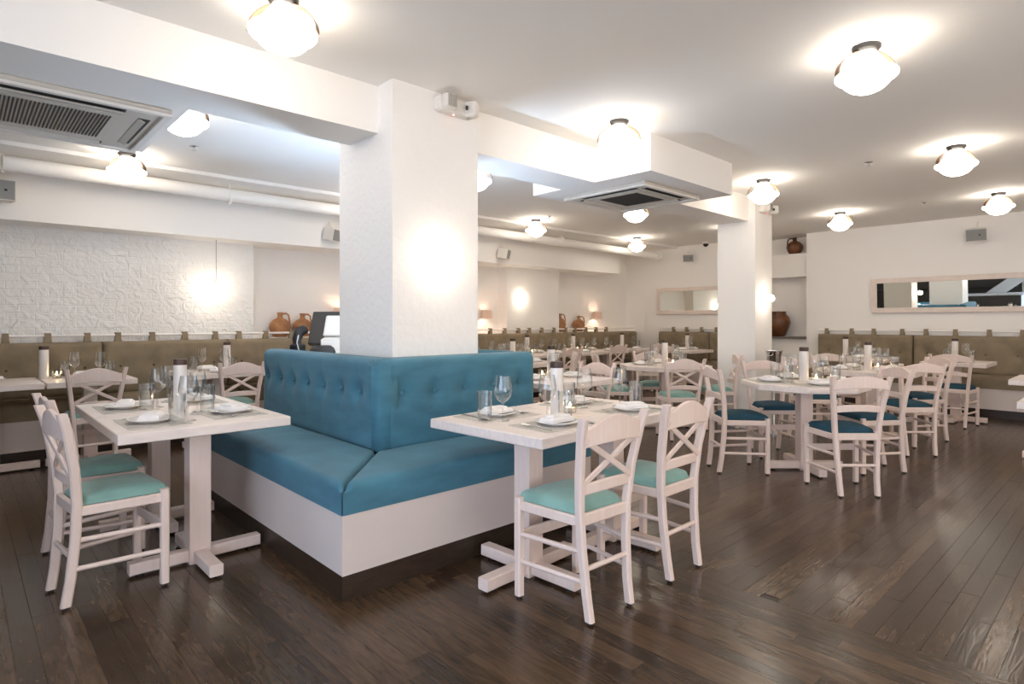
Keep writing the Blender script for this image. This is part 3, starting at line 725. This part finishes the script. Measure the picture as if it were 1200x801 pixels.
# ================================================================ TABLEWARE
wine_prof = [(.004, .001), (.036, .001), (.036, .003), (.012, .008), (.0045, .016), (.004, .085), (.008, .094), (.028, .108), (.042, .128), (.0475, .152), (.046, .18), (.041, .212), (.0375, .235)]
def open_lathe(prof, n): return MB().lathe(prof, n, cap=False)
WINE = open_lathe(wine_prof, 24).mesh('wine_glass', 'glass', 60)
WATER = MB().lathe([(.001, .014), (.033, .014), (.0355, .02), (.0385, .15)], 24, cap=False).lathe([(.001, .0), (.0345, .0), (.036, .004), (.0405, .15), (.0385, .151)], 24, cap=False).mesh('water_glass', 'glass_heavy', 60)
PLATE = MB().lathe([(.001, .004), (.06, .004), (.064, .001), (.068, .004), (.108, .017), (.11, .0195), (.107, .0215), (.07, .0095), (.001, .009)], 32, cap=False).mesh('dinner_plate', 'porcelain', 60)
def napkin():
    mb = pad([(-.085, -.048), (.085, -.048), (.08, .048), (-.08, .048)], .0, .022, .010, 14, 10, dents=[(.03, .05, .006, .03), (.12, .03, .005, .025), (.09, .08, .006, .03)], crown=.006)
    mb2 = pad([(-.06, -.03), (.07, -.04), (.06, .03), (-.05, .04)], .018, .032, .008, 10, 8, dents=[(.05, .04, .004, .02)], crown=.003)
    mb.add(mb2.v, mb2.f); return mb.mesh('napkin', 'linen', 60)
NAP = napkin()
MATM = MB().box(-.20, .20, -.14, .14, 0, .0025, .0008).mesh('placemat', 'mat_vinyl', 0)
def knife():
    m = MB().loft([[(-w_/2, y, z), (w_/2, y, z), (w_/2, y, z+h), (-w_/2, y, z+h)] for y, w_, z, h in ((-.11, .010, 0, .005), (-.10, .014, 0, .007), (-.02, .010, 0, .006), (.0, .012, .001, .003), (.05, .018, .001, .0025), (.09, .014, .001, .002), (.108, .004, .001, .002))])
    return m.mesh('knife', 'steel', 50)
def fork():
    m = MB().loft([[(-w_/2, y, z), (w_/2, y, z), (w_/2, y, z+.0025), (-w_/2, y, z+.0025)] for y, w_, z in ((-.1, .012, 0), (-.09, .014, .001), (-.02, .007, .005), (.02, .007, .008), (.035, .022, .006), (.05, .024, .003))])
    for k in range(4): m.bar((-.0098+.0065*k, .05, .0035), (-.0098+.0065*k, .1, .0085), .003, .0022)
    return m.mesh('fork', 'steel', 50)
KN, FK = knife(), fork()
VGL = MB().lathe([(.001, .003), (.033, .003), (.036, .008), (.037, .075), (.033, .075), (.032, .01), (.001, .008)], 20, cap=False).mesh('votive_cup', 'glass_heavy', 60)
VWX = MB().lathe([(.030, .009), (.030, .032), (.004, .033)], 16).mesh('wax', 'wax')
VFL = MB().lathe([(.001, .034), (.006, .042), (.004, .052), (.0008, .062)], 10).mesh('flame', 'flame', 60)
VOT = ('votive_candle', [('votive_cup', VGL, []), ('wax', VWX, []), ('flame', VFL, [])])
BTB = MB().lathe([(.034, 0), (.036, .004), (.036, .255), (.035, .262)], 24).mesh('bottle_body', 'bottle_white')
BTC = MB().lathe([(.0365, .262), (.0375, .265), (.0375, .292), (.036, .296)], 24).mesh('bottle_cap', 'bottle_cap')
BTM = MB()
for a in range(0, 360, 60): BTM.bar((.0362*cos(radians(250)), .0362*sin(radians(250)), .125), (.0362*cos(radians(250))+.010*cos(radians(a))*.9*sin(radians(250))*-1, .0362*sin(radians(250))+.0, .125+.014*sin(radians(a))), .002, .001)
BTM = BTM.mesh('emblem', 'grey_panel', 0)
BOT = ('table_bottle', [('bottle_body', BTB, []), ('cap', BTC, []), ('emblem', BTM, [])])

def setting(x, y, ang, where, lvl=2):
    """ang = direction diner faces; where = text such as 'chair side of front table left of blue bench'"""
    a = radians(ang-90); c_, s_ = cos(a), sin(a)
    def L(u, v, z): return (x+u*c_-v*s_, y+u*s_+v*c_, ZT+z)
    z0 = 0.
    if lvl >= 1:
        tag(ob('placemat', MATM, None, L(0, 0, 0), a), 'grey placemat, '+where, 'placemat', 'grey placemats'); z0 = .0025
    tag(ob('dinner_plate', PLATE, None, L(0, -.005, z0), a), 'white plate, '+where, 'plate', 'white dinner plates')
    tag(ob('napkin', NAP, None, L(0, -.005, z0+.016), a+radians(random.uniform(-25, 25))), 'folded white napkin, '+where, 'napkin', 'folded white napkins')
    tag(ob('water_glass', WATER, None, L(.155, .075, 0.0026 if lvl >= 1 else 0), a), 'clear tumbler, '+where, 'glass', 'clear tumblers')
    tag(ob('wine_glass', WINE, None, L(.09, .145 if lvl >= 1 else .14, .0026 if False else 0.0), a), 'stemmed wine glass, '+where, 'wine glass', 'stemmed wine glasses')
    if lvl >= 2:
        tag(ob('fork', FK, None, L(-.15, -.01, z0), a), 'steel fork, '+where, 'fork', 'steel forks')
        tag(ob('knife', KN, None, L(.138, -.03, z0), a), 'steel knife, '+where, 'knife', 'steel knives')
def centre(x, y, where, bot=True, vot=True, off=(.09, -.02)):
    if bot: inst(BOT, 'tall white bottle with brown cap, '+where, 'bottle', (x, y, ZT), random.uniform(0, 6), 'white bottles with brown caps')
    if vot: inst(VOT, 'lit votive candle, '+where, 'candle', (x+off[0], y+off[1], ZT), 0, 'votive candles')

setting(.735, 3.50, 0, 'chair side, front table left of blue bench')
setting(1.13, 3.55, 180, 'bench side, front table left of blue bench')
setting(.735, 4.16, 0, 'chair side, rear table left of blue bench')
setting(1.13, 4.20, 180, 'bench side, rear table left of blue bench')
centre(.962, 3.90, 'left of the blue bench', off=(.0, .085))
setting(2.20, 2.03, 90, 'chair side, front table before blue bench')
setting(2.17, 2.44, -90, 'bench side, front table before blue bench')
setting(2.86, 2.05, 90, 'chair side, second table before blue bench')
setting(2.84, 2.45, -90, 'bench side, second table before blue bench')
centre(2.43, 2.235, 'on front table before blue bench', off=(.11, .0))
def oct_set(c, nm, lvl, b=(True, True)):
    for vec, ang, s in ((-FW, AW, 'near side'), (-RT, AW-90, 'left side'), (RT, AW+90, 'right side'), (FW, AW+180, 'far side')):
        setting(c[0]+vec.x*.285, c[1]+vec.y*.285, ang, s+', '+nm, lvl)
    centre(c[0], c[1], nm, *b, off=(RT.x*.09-FW.x*.03, RT.y*.09-FW.y*.03))
oct_set(T3, 'nearest octagonal table', 1)
oct_set(T4, 'farther right octagonal table', 0)
oct_set(T7, 'octagonal table beside second column', 0)
oct_set(T9, 'octagonal table far beyond blue bench', 0)
setting(3.76, 3.72, 0, 'left side, table behind right end of blue bench', 0)
setting(4.19, 3.66, 180, 'right side, table behind right end of blue bench', 0)
centre(3.955, 3.71, 'behind right end of blue bench', off=(-.01, .1))
for (x, _), lb in zip(WT, WTL):
    if 'hidden' in lb or x > 9.2: continue
    nm = lb.replace('olive-bench ', '').replace('with a cross-back chair pushed under', 'over the pushed-in left chair').replace('the ', '')
    if x > .3: setting(x, WYc-.20, 90, 'aisle side, '+nm, 0)
    setting(x, WYc+.20, -90, 'wall side, '+nm, 0)
for x, s, v in ((.57, 'left wall tables', True), (2.13, 'tables left of the bench back', False), (5.33, 'tables right of the big column', True), (6.68, 'tables before the far jugs, left', True), (7.80, 'tables before the far jugs, right', True), (9.2, 'far corner table', False)):
    centre(x, 6.79, 'on '+s, True, v)
setting(9.25, 6.5, 90, 'aisle side, far corner table', 0)
setting(9.22, 1.66, 0, 'chair side, right wall table', 0); setting(9.62, 1.66, 180, 'wall side, right wall table', 0)
centre(9.40, 1.69, 'on right wall table', True, False)
setting(9.54, 5.72, 0, 'aisle side, table before small mirror', 0); setting(9.9, 5.72, 180, 'wall side, table before small mirror', 0)
centre(9.72, 5.72, 'on table before small mirror', True, False)
setting(9.22, 2.75, 0, 'aisle side, table behind the octagonal tables', 0); setting(9.62, 2.75, 180, 'wall side, table behind the octagonal tables', 0)
centre(9.40, 2.98, 'on wall table behind the octagonal tables', True, False)

# ice bucket on stand by second column
bxy = rd(2.965, 6.72)
t = thing('ice_bucket_stand', 'polished wine bucket on a floor stand before the second column', 'ice bucket', (bxy[0], bxy[1], 0))
ob('bucket', MB().lathe([(.001, .76), (.066, .76), (.072, .77), (.088, .925), (.094, .93), (.094, .937), (.086, .937), (.07, .78), (.001, .775)], 24, cap=False).mesh('bucket', 'chrome', 50), t)
ob('stand', MB().lathe([(.13, 0), (.13, .012), (.02, .03), (.014, .05), (.014, .72), (.06, .75), (.06, .76)], 20).mesh('stand', 'chrome', 40), t)
for s in (-1, 1): ob('ring_handle', MB().tube([(s*.09, -.03, .9), (s*.115, -.02, .885), (s*.12, 0, .88), (s*.115, .02, .885), (s*.09, .03, .9)], .005, 8).mesh('ring_handle', 'chrome', 60), t)

# ================================================================ JUGS
def jug(label, x, y, z, h, r, m='terracotta', handle=1, neck=.25, rz=0):
    t = thing('clay_jug', label, 'jug', (x, y, z), rz)
    hb_ = h*(1-neck)
    pr = [(r*.55, 0), (r*.62, .005), (r*.86, hb_*.25), (r, hb_*.52), (r*.93, hb_*.74), (r*.62, hb_*.93), (r*.3, hb_*1.02), (r*.24, hb_*1.08), (r*.235, h*.96), (r*.30, h*.975), (r*.30, h), (r*.2, h)]
    ob('body', MB().lathe(pr, 28).mesh('body', m, 60), t)
    if handle:
        ob('handle', MB().tube([(r*.2, 0, h*.93), (r*.55, 0, h*.96), (r*.8, 0, h*.88), (r*.88, 0, hb_*.86), (r*.86, 0, hb_*.72)], r*.09, 8).mesh('handle', m, 60), t)
jug('round terracotta jug with handle left of the till, left one', 2.975, 7.47, 1.07, .31, .132, rz=-.7)
jug('round terracotta jug with handle half behind the till', 3.27, 7.48, 1.07, .30, .125, rz=-.7)
jug('slim dark terracotta jug on the far ledge, left of the pair', 8.21, 7.48, 1.07, .34, .115, rz=-.8)
jug('pale terracotta jug on the far ledge, right of the pair', 8.75, 7.48, 1.07, .30, .12, rz=-.8)
jug('dark brown jug in the upper wall niche', XW+.2, 4.19, 2.43, .29, .135, 'terracotta_dark', 1, .22, 2.2)
def jar(label, x, y, z, h, r):
    t = thing('clay_jar', label, 'jar', (x, y, z))
    ob('body', MB().lathe([(r*.5, 0), (r*.55, .01), (r*.8, h*.25), (r, h*.56), (r*.9, h*.76), (r*.62, h*.92), (r*.66, h*.97), (r*.66, h), (r*.55, h)], 28).mesh('body', 'terracotta_dark', 60), t)
    for s in (-1, 1): ob('handle', MB().tube([(s*r*.62, 0, h*.92), (s*r*.95, 0, h*.92), (s*r*1.0, 0, h*.78), (s*r*.9, 0, h*.7)], r*.08, 8).mesh('handle', 'terracotta_dark', 60), t)
jar('big brown glazed jar on the niche sill behind the second column', XW+.18, 4.47, 1.0, .44, .205)

# ================================================================ WALL SCONCES, PENDANT, WASHERS
def sconce(label, x):
    t = thing('wall_sconce', label, 'sconce', (x, YR2-.002, 1.38))
    ob('back_plate', MB().box(-.04, .04, -.015, 0, -.05, .05, .004).mesh('back_plate', 'plastic_white'), t)
    ob('shade', MB().lathe([(.09, -.07), (.1, -.068), (.085, .07), (.078, .068)], 24, (0, -.11, 0), cap=False).mesh('shade', 'shade', 60), t)
    ob('bulb', MB().lathe([(.006, -.045), (.025, -.03), (.03, -.01), (.018, .02), (.012, .04)], 16, (0, -.11, 0)).mesh('bulb', 'pendant_glow', 60), t)
    ob('arm', MB().tube([(0, -.01, 0), (0, -.11, .045)], .008, 8).mesh('arm', 'brass'), t)
sconce('pale shaded wall sconce half hidden left of the big column', 3.8)
sconce('pale shaded wall sconce right of the big column', 6.42)
sconce('pale shaded wall sconce in the far corner above the rail', 9.33)
t = thing('pendant_bulb', 'glowing pendant bulb hanging before the left brick wall', 'lamp', (2.13, 7.16, 2.185))
ob('cord', MB().tube([(0, 0, 0), (0, 0, -.45)], .003, 6).mesh('cord', 'grey_panel'), t)
ob('socket', MB().lathe([(.015, -.44), (.018, -.45), (.018, -.49)], 12).mesh('socket', 'plastic_white'), t)
ob('bulb', MB().lathe([(.015, -.488), (.035, -.51), (.05, -.545), (.035, -.58), (.008, -.595)], 20).mesh('bulb', 'pendant_glow', 60), t)
def globe_sconce(label, x, y, z):
    t = thing('globe_sconce', label, 'sconce', (x, y, z))
    ob('wall_plate', MB().lathe([(.045, 0), (.045, .008), (.035, .014)], 20).tf(Matrix.Rotation(pi/2, 4, 'X')).mesh('wall_plate', 'plastic_white'), t)
    ob('neck', MB().tube([(0, -.012, 0), (0, -.055, 0)], .015, 12).mesh('neck', 'plastic_white'), t)
    ob('globe', MB().lathe([(.042*sin(radians(a_)), -.042*cos(radians(a_))) for a_ in (8, 25, 45, 65, 90, 115, 135, 155, 172)], 20, (0, -.09, 0)).mesh('globe', 'sconce_globe', 60), t)
globe_sconce('glowing wall light on the big column', 2.27, 3.129, 1.67)
globe_sconce('glowing wall light on the second column', 7.03, 3.129, 1.54)
globe_sconce('glowing wall light on the far white pier', 7.08, 7.369, 1.65)

# ================================================================ BEHIND THE CAMERA (seen in the long mirror)
t = thing('bar_counter', 'dark bar counter behind the camera, seen in the mirror', 'counter', (-1.2, 3.3, 0))
ob('body', MB().box(-.3, .3, -.9, .9, 0, 1.05).mesh('body', 'bar_front', 0), t)
ob('counter_top', MB().box(-.35, .35, -.95, .95, 1.05, 1.1, .005).mesh('counter_top', 'stair_white'), t)
t = thing('bar_partition', 'dark panelled bar partition behind the camera, seen in mirror', 'partition', (-2.95, 4.6, 0))
ob('panel', MB().box(-.05, .05, -2.0, 2.0, 0, 2.5).mesh('panel', 'bar_front', 0), t)
for k in range(3): ob('shelf', MB().box(.05, .3, -1.9, 1.9, 1.2+.4*k, 1.23+.4*k).mesh('shelf', 'dark_wood', 0), t)
t = thing('staircase', 'white staircase rising behind the camera, seen in the mirror', 'stairs', (-2.3, 4.3, 0))
for k in range(11): ob('step', MB().box(-.5, .5, -.27*(k+1), -.27*k, .22*k+.18, .22*k+.22).mesh('step', 'dark_wood', 0), t)
ob('stringer', MB().bar((.52, 0, .1), (.52, -2.97, 2.5), .3, .04, (1, 0, 0)).mesh('stringer', 'stair_white', 0), t)
ob('handrail', MB().tube([(.52, 0, 1.05), (.52, -2.2, 2.7)], .025, 8).mesh('handrail', 'black'), t)
